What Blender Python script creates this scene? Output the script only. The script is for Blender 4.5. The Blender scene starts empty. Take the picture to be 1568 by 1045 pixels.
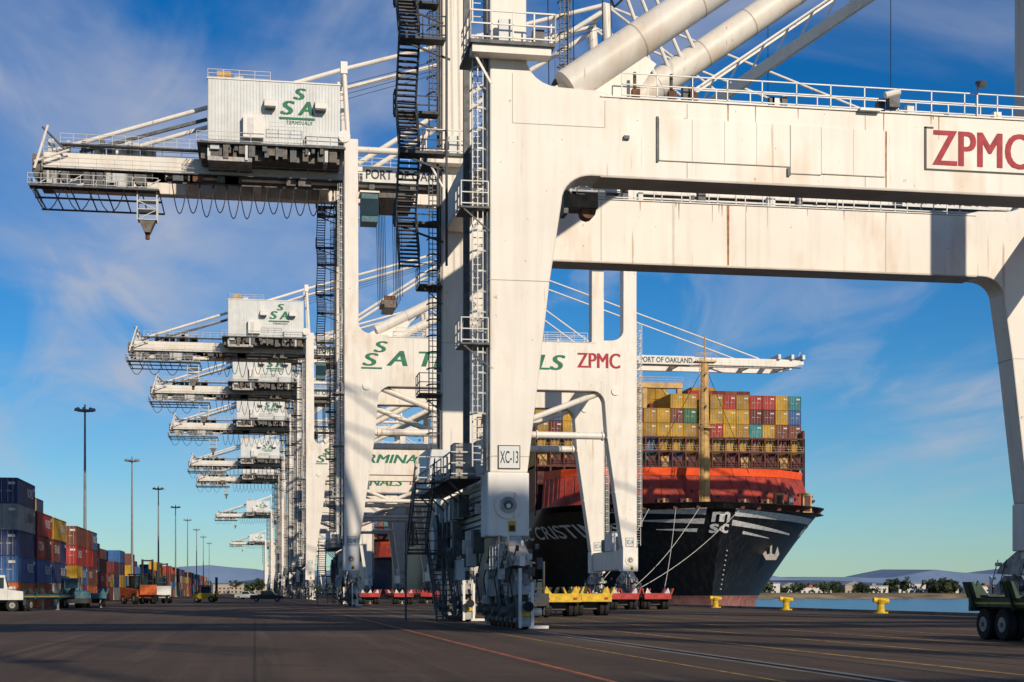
import bpy, math, random
from mathutils import Vector, Matrix, noise
R=random.Random(7)
S=bpy.context.scene
COL=S.collection
# ------------------------------------------------------------------ materials
MATS={}
def lin(c): return tuple(c)+(1,) if len(c)==3 else c
def mat(name,col,rough=.6,metal=0,var=.18,ns=.8,rust=0,bump=0,bs=8,corr=0,streak=0,spec=.35):
    m=bpy.data.materials.new(name); m.use_nodes=True; nt=m.node_tree; N=nt.nodes; L=nt.links
    b=N['Principled BSDF']; b.inputs['Roughness'].default_value=rough; b.inputs['Metallic'].default_value=metal
    b.inputs['Specular IOR Level'].default_value=spec
    tc=N.new('ShaderNodeTexCoord')
    n=N.new('ShaderNodeTexNoise'); n.inputs['Scale'].default_value=ns; n.inputs['Detail'].default_value=4; n.inputs['Roughness'].default_value=.6
    L.new(tc.outputs['Object'],n.inputs['Vector'])
    mr=N.new('ShaderNodeMapRange'); mr.inputs['From Min'].default_value=.35; mr.inputs['From Max'].default_value=.65
    mr.inputs['To Min'].default_value=1-var; mr.inputs['To Max'].default_value=1+var*.4
    L.new(n.outputs['Fac'],mr.inputs['Value'])
    vm=N.new('ShaderNodeVectorMath'); vm.operation='SCALE'; vm.inputs[0].default_value=col[:3]; L.new(mr.outputs[0],vm.inputs['Scale'])
    out=vm.outputs[0]
    def streaks(scale,a,c,color,amt,prev,off=0,det=4):
        mp=N.new('ShaderNodeMapping'); mp.inputs['Scale'].default_value=scale; mp.inputs['Location'].default_value=(off,off*.7,off)
        L.new(tc.outputs['Object'],mp.inputs['Vector'])
        q=N.new('ShaderNodeTexNoise'); q.inputs['Scale'].default_value=1; q.inputs['Detail'].default_value=det; q.inputs['Roughness'].default_value=.6
        L.new(mp.outputs[0],q.inputs['Vector'])
        r=N.new('ShaderNodeMapRange'); r.inputs['From Min'].default_value=a; r.inputs['From Max'].default_value=c; r.inputs['To Max'].default_value=amt
        L.new(q.outputs['Fac'],r.inputs['Value'])
        x=N.new('ShaderNodeMix'); x.data_type='RGBA'; L.new(r.outputs[0],x.inputs['Factor']); L.new(prev,x.inputs['A']); x.inputs['B'].default_value=lin(color)
        return x.outputs['Result']
    if streak: out=streaks((1.5,1.5,.1),.48,.8,(.3,.25,.18),streak,out,3,3)
    if rust:
        out=streaks((.45,.45,.16),.56,.72,(.52,.34,.18),rust*.75,out,5,3)
        out=streaks((3.2,3.2,.13),.645,.70,(.36,.15,.05),rust,out)
        out=streaks((3.0,3.0,2.4),.69,.72,(.24,.1,.04),rust,out,9)
    L.new(out,b.inputs['Base Color'])
    if corr:
        sx=N.new('ShaderNodeSeparateXYZ'); L.new(tc.outputs['Object'],sx.inputs[0])
        hs=[]
        for ax in (0,1):
            mu=N.new('ShaderNodeMath'); mu.operation='MULTIPLY'; mu.inputs[1].default_value=2*math.pi/corr; L.new(sx.outputs[ax],mu.inputs[0])
            si=N.new('ShaderNodeMath'); si.operation='SINE'; L.new(mu.outputs[0],si.inputs[0]); hs.append(si)
        ad=N.new('ShaderNodeMath'); ad.operation='ADD'; L.new(hs[0].outputs[0],ad.inputs[0]); L.new(hs[1].outputs[0],ad.inputs[1])
        bp=N.new('ShaderNodeBump'); bp.inputs['Strength'].default_value=.6; bp.inputs['Distance'].default_value=.035
        L.new(ad.outputs[0],bp.inputs['Height']); L.new(bp.outputs[0],b.inputs['Normal'])
    MATS[name]=m; return m
mat('crane_white',(.76,.715,.64),.45,var=.07,ns=.25,rust=.6,streak=.24)
mat('crane_clean',(.76,.73,.67),.45,var=.06,streak=.2)
mat('bogie_grey',(.42,.41,.39),.6,var=.5,ns=1.6,streak=.4,rust=.4)
mat('siding',(.64,.66,.65),.5,var=.08,streak=.3)
mat('rail_grey',(.5,.5,.48),.5,metal=.2)
mat('seam',(.46,.42,.37),.6)
mat('galv_dark',(.11,.115,.12),.6,metal=.3,var=.4,ns=3)
mat('stair_dark',(.06,.065,.075),.6,metal=.2,var=.3,ns=3)
mat('machinery',(.15,.13,.11),.6,var=.5,ns=2,streak=.3)
mat('rusty',(.16,.075,.04),.8,var=.5,ns=3)
mat('rust_run',(.42,.2,.08),.8,var=.5,ns=3)
mat('cable',(.02,.02,.022),.5)
mat('tyre',(.02,.02,.02),.85,var=.3,ns=5)
mat('hub',(.33,.31,.28),.5,var=.3,ns=6)
mat('glass',(.02,.04,.05),.08)
mat('text_green',(.02,.17,.09),.6,var=.3,ns=2)
mat('text_red',(.38,.025,.04),.6,var=.3,ns=2)
mat('text_black',(.02,.02,.02),.5)
mat('text_white',(.6,.6,.59),.5,var=.3,ns=1.5)
mat('sign_white',(.66,.66,.62),.5,var=.15)
mat('hull_black',(.008,.008,.009),.42,var=.4,ns=.15,streak=.09,spec=.3)
mat('hull_blue',(.04,.08,.16),.4,var=.3,ns=.15)
mat('boot_top',(.36,.15,.12),.6,var=.4,ns=.5)
mat('ship_red',(.36,.045,.025),.55,var=.35,ns=.4,streak=.25)
mat('ship_red_dark',(.1,.022,.02),.6,var=.4,ns=1)
mat('ship_orange',(.85,.1,.02),.5,var=.2)
mat('mast_yellow',(.5,.31,.1),.5,var=.3)
mat('safety_yellow',(.66,.43,.02),.5,var=.3,ns=3)
mat('veh_green',(.02,.055,.03),.5,var=.4,ns=3)
mat('veh_teal',(.05,.14,.17),.5,var=.4,ns=3)
mat('veh_red',(.42,.03,.025),.5,var=.4,ns=3)
mat('veh_orange',(.55,.12,.03),.5,var=.3,ns=3)
mat('veh_black',(.03,.03,.03),.5,var=.3,ns=3)
mat('rope',(.6,.57,.5),.8)
mat('lamp_grey',(.22,.23,.24),.5,metal=.3)
mat('concrete',(.2,.175,.15),.85,var=.4,ns=.6)
mat('building_white',(.6,.58,.54),.7); mat('building_tan',(.4,.33,.25),.7); mat('roof_red',(.3,.1,.06),.8); mat('roof_grey',(.25,.25,.26),.8)
mat('leaf_dark',(.018,.032,.012),.8,var=.5,ns=.3); mat('leaf_mid',(.045,.065,.025),.8,var=.5,ns=.3); mat('bark',(.08,.06,.04),.9)
mat('bank',(.25,.19,.1),.95,var=.6,ns=.05)
mat('hills',(.15,.22,.34),1,var=.2,ns=.002,spec=0); mat('hills_near',(.09,.125,.17),1,var=.35,ns=.003,spec=0)  # distance haze is painted into the bluish hill colours
CC={'c_yellow':(.5,.29,.025),'c_gold':(.38,.21,.025),'c_blue':(.03,.11,.3),'c_navy':(.025,.045,.13),'c_red':(.36,.035,.03),'c_brown':(.18,.055,.035),'c_teal':(.03,.22,.24),'c_green':(.03,.15,.08),
    'c_grey':(.3,.31,.3),'c_white':(.55,.55,.53),'c_orange':(.55,.14,.035),'c_maroon':(.14,.025,.025)}
for k,c in CC.items(): mat(k,c,.6,var=.3,ns=.5,corr=.28,streak=.16,spec=.25)

# ------------------------------------------------------------------ mesh accumulator
class P:
    def __init__(s,name): s.n=name; s.v=[]; s.f=[]; s.m=[]; s.ms=[]; s.smooth=False
    def mi(s,m):
        if m not in s.ms: s.ms.append(m)
        return s.ms.index(m)
    def add(s,vs,fs,m):
        o=len(s.v); s.v.extend([tuple(v) for v in vs]); k=s.mi(m)
        for f in fs: s.f.append([i+o for i in f]); s.m.append(k)
    def box(s,x0,x1,y0,y1,z0,z1,m):
        s.add([(x0,y0,z0),(x1,y0,z0),(x1,y1,z0),(x0,y1,z0),(x0,y0,z1),(x1,y0,z1),(x1,y1,z1),(x0,y1,z1)],
              [(3,2,1,0),(4,5,6,7),(0,1,5,4),(1,2,6,5),(2,3,7,6),(3,0,4,7)],m)
    def beam(s,p,q,w,h,m):
        p=Vector(p);q=Vector(q);d=(q-p)
        if d.length<1e-5: return
        d.normalize(); up=Vector((0,0,1)) if abs(d.z)<.95 else Vector((0,1,0))
        a=d.cross(up).normalized(); b=a.cross(d).normalized(); a=a*w/2; b=b*h/2
        vs=[p-a-b,p+a-b,p+a+b,p-a+b,q-a-b,q+a-b,q+a+b,q-a+b]
        s.add(vs,[(0,1,2,3),(7,6,5,4),(1,0,4,5),(2,1,5,6),(3,2,6,7),(0,3,7,4)],m)
    def tube(s,p,q,r,m,n=10,r2=None,caps=True):
        p=Vector(p);q=Vector(q);d=(q-p).normalized(); r2=r if r2 is None else r2
        up=Vector((0,0,1)) if abs(d.z)<.95 else Vector((0,1,0)); a=d.cross(up).normalized(); b=a.cross(d)
        vs=[];
        for i in range(n):
            t=2*math.pi*i/n; vs.append(p+(a*math.cos(t)+b*math.sin(t))*r)
        for i in range(n):
            t=2*math.pi*i/n; vs.append(q+(a*math.cos(t)+b*math.sin(t))*r2)
        fs=[(i,i+n,(i+1)%n+n,(i+1)%n) for i in range(n)]
        if caps: fs+= [tuple(range(n)),tuple(range(2*n-1,n-1,-1))]
        s.add(vs,fs,m)
    def path(s,pts,r,m,n=5):
        for a,b in zip(pts,pts[1:]): s.tube(a,b,r,m,n,caps=False)
    def prism(s,poly,ax,a,b,m):
        n=len(poly)
        def mk(u,v,c): return (u,c,v) if ax=='y' else ((c,u,v) if ax=='x' else (u,v,c))
        vs=[mk(u,v,a) for u,v in poly]+[mk(u,v,b) for u,v in poly]
        s.add(vs,[tuple(range(n)),tuple(range(2*n-1,n-1,-1))]+[(i,i+n,(i+1)%n+n,(i+1)%n) for i in range(n)],m)
    def rail(s,pts,m='rail_grey',h=1.1,step=1.6,w=.05):
        for a,b in zip(pts,pts[1:]):
            a=Vector(a);b=Vector(b);L=(b-a).length;k=max(1,int(round(L/step)))
            for i in range(k+1):
                q=a.lerp(b,i/k); s.box(q.x-w/2,q.x+w/2,q.y-w/2,q.y+w/2,q.z,q.z+h,m)
            for hh in (h,h*.55,.12): s.beam(a+Vector((0,0,hh)),b+Vector((0,0,hh)),w,w,m)
    def ladder(s,x,y,z0,z1,m='rail_grey',cage=True,w=.5):
        for dx in (-w/2,w/2): s.box(x+dx-.03,x+dx+.03,y-.03,y+.03,z0,z1,m)
        z=z0+.3
        while z<z1: s.box(x-w/2,x+w/2,y-.02,y+.02,z-.02,z+.02,m); z+=.3
        if cage:
            z=z0+2.3
            arc=[(x-math.cos(t*math.pi/5)*.38,y-math.sin(t*math.pi/5)*.7) for t in range(6)]
            while z<z1+1:
                for a,b in zip(arc,arc[1:]): s.beam((a[0],a[1],z),(b[0],b[1],z),.03,.08,m)
                z+=.9
            for a in arc[1:-1]: s.box(a[0]-.02,a[0]+.02,a[1]-.02,a[1]+.02,z0+2.3,z1+1,m)
    def flight(s,x0,x1,ya,yb,za,zb,m='stair_dark'):
        n=max(3,int(abs(zb-za)/.24))
        for i in range(n):
            t=(i+.5)/n; y=ya+(yb-ya)*t; z=za+(zb-za)*t; s.box(x0,x1,y-.14,y+.14,z-.03,z+.03,m)
        for x in (x0,x1):
            s.beam((x,ya,za),(x,yb,zb),.06,.26,m)
            s.beam((x,ya,za+1.05),(x,yb,zb+1.05),.05,.05,m); s.beam((x,ya,za+.55),(x,yb,zb+.55),.04,.04,m)
            for t in (0,.33,.66,1): yy=ya+(yb-ya)*t; zz=za+(zb-za)*t; s.box(x-.025,x+.025,yy-.025,yy+.025,zz,zz+1.05,m)
    def tower(s,x0,x1,y0,y1,z0,z1,rise=3.0,m='stair_dark',posts=True):
        xm=(x0+x1)/2; z=z0; k=0
        while z<z1-.5:
            zn=min(z+rise,z1)
            ya,yb=(y0+.9,y1-.9) if k%2==0 else (y1-.9,y0+.9)
            s.flight(x0+.05,xm-.08,ya,yb,z,zn,m)
            e0,e1=(y1-.9,y1) if k%2==0 else (y0,y0+.9)
            s.box(x0,x1,e0,e1,zn-.14,zn,m)
            yo=e1-.03 if k%2==0 else e0+.03
            s.rail([(x0,yo,zn),(x1,yo,zn)],m,step=1.1,w=.06); s.rail([(x0,e0,zn),(x0,e1,zn)],m,step=.9)
            s.beam((x0,(e0+e1)/2,zn-.1),(x1+.3,(e0+e1)/2,zn-1.0),.1,.1,m)
            z=zn;k+=1
        if posts:
            for x in (x1+.05,):
                for y in (y0,y1): s.box(x-.06,x+.06,y-.06,y+.06,z0,z1+1,m)
    def wheel(s,x,y,z,r,w,ax='x'):
        d=Vector((w/2,0,0)) if ax=='x' else Vector((0,w/2,0)); c=Vector((x,y,z))
        s.tube(c-d*.8,c+d*.8,r,'tyre',20); s.tube(c-d,c+d,r*.93,'tyre',20); s.tube(c-d*1.06,c+d*1.06,r*.5,'hub',12); s.tube(c-d*1.25,c+d*1.25,r*.16,'machinery',8)
    def make(s,parent=None,bevel=0,name=None):
        me=bpy.data.meshes.new(s.n); me.from_pydata(s.v,[],s.f)
        for k in s.ms: me.materials.append(MATS[k])
        me.polygons.foreach_set('material_index',s.m)
        if s.smooth: me.polygons.foreach_set('use_smooth',[True]*len(s.f))
        me.update()
        import bmesh
        bm=bmesh.new(); bm.from_mesh(me); bmesh.ops.recalc_face_normals(bm,faces=bm.faces); bm.to_mesh(me); bm.free()
        o=bpy.data.objects.new(s.n,me); COL.objects.link(o)
        if parent: o.parent=parent
        if bevel:
            b=o.modifiers.new('bevel','BEVEL'); b.width=bevel; b.segments=2; b.limit_method='ANGLE'; b.angle_limit=.7
        return o
def empty(name,loc=(0,0,0),rz=0):
    e=bpy.data.objects.new(name,None); e.location=loc; e.rotation_euler=(0,0,rz); COL.objects.link(e); return e
def textmesh(txt,shear=0,bold=.02,sub=0):
    cu=bpy.data.curves.new('t','FONT'); cu.body=txt; cu.shear=shear; cu.offset=bold; cu.resolution_u=4; cu.fill_mode='FRONT'
    o=bpy.data.objects.new('t',cu); COL.objects.link(o)
    dg=bpy.context.evaluated_depsgraph_get(); dg.update()
    me=bpy.data.meshes.new_from_object(o.evaluated_get(dg)); vs=[v.co.copy() for v in me.vertices]; fs=[list(p.vertices) for p in me.polygons]
    bpy.data.objects.remove(o); bpy.data.curves.remove(cu)
    x0=min(v.x for v in vs);x1=max(v.x for v in vs);y0=min(v.y for v in vs);y1=max(v.y for v in vs)
    return [((v.x-x0)/(x1-x0),(v.y-y0)/(y1-y0)) for v in vs],fs
def text(p,txt,fn,m,shear=0,bold=.02):
    vs,fs=textmesh(txt,shear,bold); p.add([fn(u,v) for u,v in vs],fs,m)
def ftext(p,txt,x0,x1,z0,z1,y,m,shear=0,bold=.02):
    text(p,txt,lambda u,v:(x0+(x1-x0)*u,y,z0+(z1-z0)*v),m,shear,bold)
def btext(p,txt,x0,x1,z0,z1,y,m,shear=0,d=.09): # heavy strokes: repeated thin layers of the same lettering
    for i,dx in enumerate((-d,0,d)): ftext(p,txt,x0+d+dx,x1-d+dx,z0,z1,y-.003*i,m,shear,0)

# ------------------------------------------------------------------ cranes
X0,T,YF=10.24,1.8,17.2
def frame_poly(zb,zt,prof,ca,ztop,X1):
    w=prof[-1][1]; zl=prof[-1][0]; gu=1.65
    def side():
        up=[]
        for z,ww in prof: up.append((ww,z))
        for i in range(1,9):
            t=i/8*math.pi/2; up.append((ca-(ca-w)*math.cos(t),zl+(zb-zl)*math.sin(t)))
        return up
    def gus():
        o=[(1.6,ztop),(gu,zt+1.6)]
        for i in range(1,7):
            t=i/6*math.pi/2; o.append((gu+1.5-1.5*math.cos(t),zt+1.6-1.25*math.sin(t)))
        o+=[(gu+3.2,zt+.3),(gu+4.4,zt)]
        return o
    L=[(X0,prof[0][0]),(X0,ztop)]+[(X0+a,b) for a,b in gus()]
    Rr=[(X1-a,b) for a,b in reversed(gus())]+[(X1,ztop),(X1,prof[0][0])]
    bot=[(X1-a,b) for a,b in side()]+[(X0+a,b) for a,b in reversed(side())]
    return L+Rr+bot
def bogie(p,xc,yc,rnd):
    G='bogie_grey'
    p.prism([(yc-3.7,2.75),(yc-3.2,3.25),(yc-1.2,4.06),(yc+1.2,4.06),(yc+3.2,3.25),(yc+3.7,2.75),(yc+1.2,2.6),(yc-1.2,2.6)],'x',xc-.4,xc+.4,G)
    for s in (-.43,.43): p.box(xc+s-.03,xc+s+.03,yc-.5,yc+.5,2.7,4.05,'crane_clean')
    p.tube((xc-.62,yc,3.3),(xc+.62,yc,3.3),.3,'hub',14)
    for a in (-2.4,2.4):
        c=yc+a
        p.prism([(c-1.9,1.5),(c-1.7,1.95),(c-.5,2.6),(c+.5,2.6),(c+1.7,1.95),(c+1.9,1.5),(c+.6,1.4),(c-.6,1.4)],'x',xc-.3,xc+.3,G)
        p.tube((xc-.5,c,2.4),(xc+.5,c,2.4),.2,'hub',12)
        for b in (-1.2,1.2):
            d=c+b
            for s,m in ((-.32,'machinery'),(.2,G)):
                p.prism([(d-.95,.35),(d-.95,.85),(d-.4,1.45),(d+.4,1.45),(d+.95,.85),(d+.95,.35)],'x',xc+s,xc+s+.12,m)
            p.box(xc-.2,xc+.2,d-.3,d+.3,.95,1.5,'machinery')
            for w in (-.52,.52): p.tube((xc-.14,d+w,.41),(xc+.14,d+w,.41),.38,'rusty',16); p.tube((xc-.42,d+w,.41),(xc+.42,d+w,.41),.12,'hub',10)
            p.tube((xc+.34,d,.75),(xc+.85,d,.75),.17,'rail_grey',12); p.box(xc+.33,xc+.5,d-.3,d+.3,.4,1.0,G)
            p.tube((xc-.9,d,.8),(xc-.34,d,.8),.16,'machinery',12); p.box(xc-.6,xc-.34,d-.25,d+.25,.5,1.1,'galv_dark')
    for s in (-4.9,4.9):
        p.tube((xc,yc+s-.3,1.0),(xc,yc+s+.3,1.0),.13,'machinery',10); p.tube((xc,yc+s*1.07-.06,1.0),(xc,yc+s*1.07+.06,1.0),.22,'tyre',10)
        p.box(xc-.25,xc+.25,yc+s*.93-.1,yc+s*.93+.1,.15,1.2,G); p.box(xc-.25,xc+.25,yc+s*.95-.1,yc+s*.95+.1,.6,.75,'safety_yellow')
        p.box(xc-.32,xc-.2,yc+s*.96-.06,yc+s*.96+.06,.1,2.6,'crane_clean'); p.box(xc+.2,xc+.32,yc+s*.96-.06,yc+s*.96+.06,.1,2.0,'crane_clean')
        p.box(xc+.1,xc+.9,yc+s*.99-.15,yc+s*.99+.15,.08,.2,'crane_clean')
    for i in range(46):
        x=xc+rnd.choice([rnd.uniform(-1.1,-.45),rnd.uniform(.4,.7),rnd.uniform(-.5,.4)]);y=yc+rnd.uniform(-4.6,3.8);z=rnd.uniform(.3,3.6);s=rnd.uniform(.08,.26)
        if -.42<x-xc<.35: y=yc-rnd.uniform(3.7,4.5)
        p.box(x,x+s,y,y+s*1.6,z,z+s*rnd.uniform(.8,2.4),rnd.choice(['machinery','crane_clean','galv_dark','rail_grey','galv_dark','bogie_grey']))
    for i in range(12):
        y=yc+rnd.uniform(-4.4,3.4); x=xc-rnd.uniform(-.4,.8); p.path([(x,y,3.6),(x-.25,y+.3,2.2),(x-.05,y+.5,1.0)],.03,'cable')
    p.ladder(xc-.75,yc-3.4,.4,4.0,'galv_dark',False,.4); p.rail([(xc-1.0,yc-3.6,2.6),(xc-1.0,yc-1.2,2.6)],'rail_grey',1.0,.9,.04); p.box(xc-1.05,xc-.42,yc-3.2,yc-1.2,2.54,2.6,'galv_dark')
def build_crane(name,Y0,kind):
    rnd=random.Random(3 if kind=='low' else 5)
    low=kind=='low'
    e=empty(name,(0,Y0,0)); parts=[]
    X1=46.9 if low else 45.1
    if low: zb,zt,prof,ca=20.2,23.75,[(6.9,1.7),(15.4,2.7),(19.0,3.25)],4.6
    else: zb,zt,prof,ca=25.6,31.3,[(6.9,1.7),(20,3.6),(24.0,3.9)],5.5
    ztop=54.2
    p=P('portal_frames'); poly=frame_poly(zb,zt,prof,ca,ztop,X1)
    p.prism(poly,'y',0,T,'crane_white'); p.prism(poly,'y',YF,YF+T,'crane_white')
    for x in (X0,X1-1.6):
        p.box(x+.05,x+1.55,T+.002,YF-.002,47.9,49.9,'crane_white')
        p.box(x+.1,x+1.5,T+.002,YF-.002,4.3,6.7,'crane_white')
        p.box(x+.15,x+1.4,T+.002,YF-.002,zt-2.2,zt-.3,'crane_white')
        for y in (0,YF): p.box(x-.12,x+1.75,y-.12,y+T+.12,4.06,6.898,'crane_clean')
    parts.append(p.make(e,.07))
    p=P('frame_fittings')
    for y in (0,YF):
        for x in ([X0+9,X0+17.5,X0+26] if low else [X0+8,X0+16,X0+25]):
            p.box(x,x+.04,y-.01,y,zb+.1,zt-.1,'seam')
        p.box(X0+5,X1-5,y-.06,y+T+.06,zt+.002,zt+.05,'crane_clean')
        p.box(X0+5,X1-5,y-.06,y+T+.06,zb-.05,zb-.002,'seam')
        for zz in ([7.6,15.4] if low else [13.5,20.,31.5,45]):
            w=1.75 if zz<9 or zz>zt else (2.72 if low else (2.72 if zz<15 else 3.68))
            hh=.03 if low else .07
            p.box(X0-.02,X0+w+.02,y-.015,y+T+.015,zz,zz+hh,'seam' if low else 'crane_clean'); p.box(X1-w-.02,X1+.02,y-.015,y+T+.015,zz,zz+hh,'seam' if low else 'crane_clean')
        p.rail([(X0+6,y+.06,zt+.05),(X1-6,y+.06,zt+.05)]); p.rail([(X0+6,y+T-.06,zt+.05),(X1-6,y+T-.06,zt+.05)])
        for k in range(7):
            x=rnd.uniform(X0+8,X1-7); s=rnd.uniform(.2,.45); p.box(x,x+s,y+.3,y+.3+s,zt+.05,zt+.05+s*rnd.uniform(1,2.2),rnd.choice(['siding','galv_dark','crane_clean']))
        for x in (X0+23,):
            p.box(x,x+.06,y-.06,y,zt+.05,zt+1.6,'rail_grey'); p.tube((x,y-.1,zt+1.6),(x+.1,y-.5,zt+1.4),.12,'galv_dark',10,.2)
        for k in range(11): # rust runs below the beam's top flange and along the seams
            x=rnd.uniform(X0+7,X1-5.5); h=rnd.uniform(.3,1.6)*rnd.random()+.15; w=rnd.uniform(.012,.035)
            p.prism([(x-w,zt-.02),(x+w,zt-.02),(x+w*.3,zt-h),(x-w*.3,zt-h)],'y',y-.006,y-.002,'rust_run')
        for xc in (X0+.8,X1-.8):
            p.tube((xc,y-.2,5.45),(xc,y-.12,5.45),.62,'crane_white',28); p.tube((xc,y-.26,5.45),(xc,y-.2,5.45),.36,'bogie_grey',24); p.tube((xc,y-.3,5.45),(xc,y-.26,5.45),.2,'galv_dark',14); p.tube((xc-.02,y-.4,5.4),(xc-.02,y-.3,5.4),.1,'crane_clean',12)
            p.box(xc+.0,xc+.35,y-.14,y-.121,4.25,4.75,'safety_yellow'); p.box(xc+.05,xc+.3,y-.146,y-.141,4.3,4.55,'text_black')
        for xa in ((X0+.36,) if low else (X0+.36,X1-1.36)):
            p.box(xa,xa+1.0,y-.05,y-.01,7.05,8.1,'text_black'); p.box(xa+.04,xa+.96,y-.056,y-.051,7.09,8.06,'siding')
            ftext(p,'XC-13' if low else 'XC-14',xa+.09,xa+.91,7.3,7.85,y-.062,'text_black',0,.01)
    if low:
        for a,b,c,d in ((17.95,24.1,21.05,22.95),(24.15,25.6,20.75,22.93),(25.63,28.7,20.8,22.9)):
            p.box(a,b,-.05,-.005,c,d,'crane_white')
            for q in ((a,b,c-.03,c),(a-.02,a,c,d),(b,b+.02,c,d)): p.box(q[0],q[1],-.055,-.004,q[2],q[3],'seam')
            x=a+1.52
            while x<b-.5: p.box(x,x+.025,-.055,-.051,c,d,'seam'); x+=1.52
        p.box(17.82,17.91,-.075,-.005,20.95,23,'galv_dark'); p.box(23.98,24.12,-.11,-.08,20.6,21.0,'galv_dark')
        p.prism([(28.72,22.9),(28.82,22.9),(28.8,20.3),(28.75,20.3)],'y',-.008,-.003,'rust_run'); p.box(16.3,16.55,-.15,-.01,21.9,22.05,'galv_dark')
        p.prism([(26.62,23.7),(26.78,23.7),(26.76,20.3),(26.66,20.3)],'y',YF-.012,YF-.003,'rust_run')
        btext(p,'ZPMC',31.05,35.9,21.45,23.1,-.02,'text_red',0,.05); p.box(30.65,30.76,-.03,-.012,21.3,23.2,'text_black'); p.box(30.65,31.1,-.03,-.012,23.15,23.22,'text_black')
        p.box(30.65,36.3,-.03,-.012,21.2,21.28,'text_black')
        for a,b,c,d in ((X0+1.0,X0+1.03,22.4,24.6),(X0+1.0,X0+5.2,22.37,22.4),(X0+5.2,X0+5.23,22.4,23.6)): p.box(a,b,-.012,-.002,c,d,'seam')
        for yy in (0,YF):
            p.box(X0-1.0,X0+2.75,yy-1.0,yy-.01,25.5,25.65,'galv_dark'); p.box(X0-1.0,X0-.01,yy-.01,yy+T+.8,25.5,25.65,'galv_dark')
            p.box(X0-.9,X0+2.6,yy-.85,yy-.03,25.15,25.5,'crane_white')
            p.rail([(X0-1,yy+T,25.65),(X0-1,yy-1,25.65),(X0+2.75,yy-1,25.65),(X0+2.75,yy-.05,25.65)],'crane_clean',1.25,1.0,.06)
            p.beam((X0-.9,yy-.5,25.4),(X0-.02,yy-.5,23.9),.1,.1,'crane_white')
            p.box(X0+.3,X0+.9,yy-.7,yy-.3,25.66,26.7,'siding'); p.box(X0+1.8,X0+2.3,yy-.8,yy-.4,25.66,26.3,'galv_dark')
        p.box(28.8,29.3,-.35,.1,zt+.2,zt+.8,'galv_dark'); p.box(27.4,28.4,-.3,.02,zt-.02,zt+.1,'rail_grey'); p.tube((28.6,-.3,zt+.7),(29.3,-.3,zt+.9),.16,'crane_clean')
        for yy in (.9,18.1): p.tube((29.4,yy,zt),(29.4,yy,48),.02,'cable',4)
        for k in range(4): p.tube((22.6+k*.8,YF+.3,30.6+k*.55),(20.2+k*.8,YF+.3,37),.11,'crane_clean',8)
        p.ladder(17.0,YF-.6,24,44,'galv_dark',True); p.box(16.4,17.8,YF-1.1,YF,30,30.1,'galv_dark'); p.rail([(16.4,YF-1.1,30.1),(17.8,YF-1.1,30.1)],'galv_dark')
        for x in (13.2,14.1,14.4,15.8,16.2): p.tube((x,3,48),(x+.3,3,24),.022,'cable',4)
        p.path([(12.4,.5,44),(13.5,.5,34),(16,.5,28),(18,.5,30),(20,.5,33)],.05,'cable',5)
        for x in (16.9,18.6,19.6): p.tube((x,.3,zt+.05),(x,.3,zt+1.3),.08,'machinery',8); p.box(x-.15,x+.2,.1,.4,zt+.1,zt+.5,'rusty')
        p.box(14.2,15.6,2.0,3.2,19.3,19.9,'machinery'); p.tube((15.2,2.2,19.2),(15.2,2.9,19.2),.35,'rusty',12); p.box(14.0,14.2,2,3,19,20.1,'galv_dark')
    else:
        btext(p,'A TERMINALS',15.1,36.4,27.95,29.75,-.02,'text_green',.25,.12)
        btext(p,'S',12.3,14.2,27.9,29.4,-.02,'text_green',.2,.1); btext(p,'S',13.6,15.3,29.5,30.8,-.02,'text_green',.2,.1)
        p.box(12.2,14.6,-.025,-.01,27.55,27.75,'text_green')
        btext(p,'ZPMC',37.8,43.1,28.3,30.1,-.02,'text_red',0,.07)
        for y in (.9,YF+.9):
            p.tube((X0+3.3,y,20.3),(X1-3.3,y,20.3),.42,'crane_white',14)
            for x in (X0+4.0,X0+12,X1-12,X1-4.0): p.tube((x-.08,y,20.3),(x+.08,y,20.3),.56,'crane_clean',14)
            xm=(X0+X1)/2
            p.tube((X0+3.2,y,25.9),(xm-.6,y,20.6),.36,'crane_white',12); p.tube((X1-3.2,y,25.9),(xm+.6,y,20.6),.36,'crane_white',12)
            p.box(xm-1.2,xm+1.2,y-.1,y+.1,19.7,21.4,'crane_white')
            for x in (X0+2.6,X1-2.6): p.tube((x,y-1.05,25.6),(x,y+1.05,25.6),.5,'crane_clean',14)
    parts.append(p.make(e))
    p=P('diagonal_braces'); r=.82 if low else .6
    st=(13.9,zt+.62) if low else (14.0,zt+.9); en=(43.6,45.6 if low else 47.5)
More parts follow.
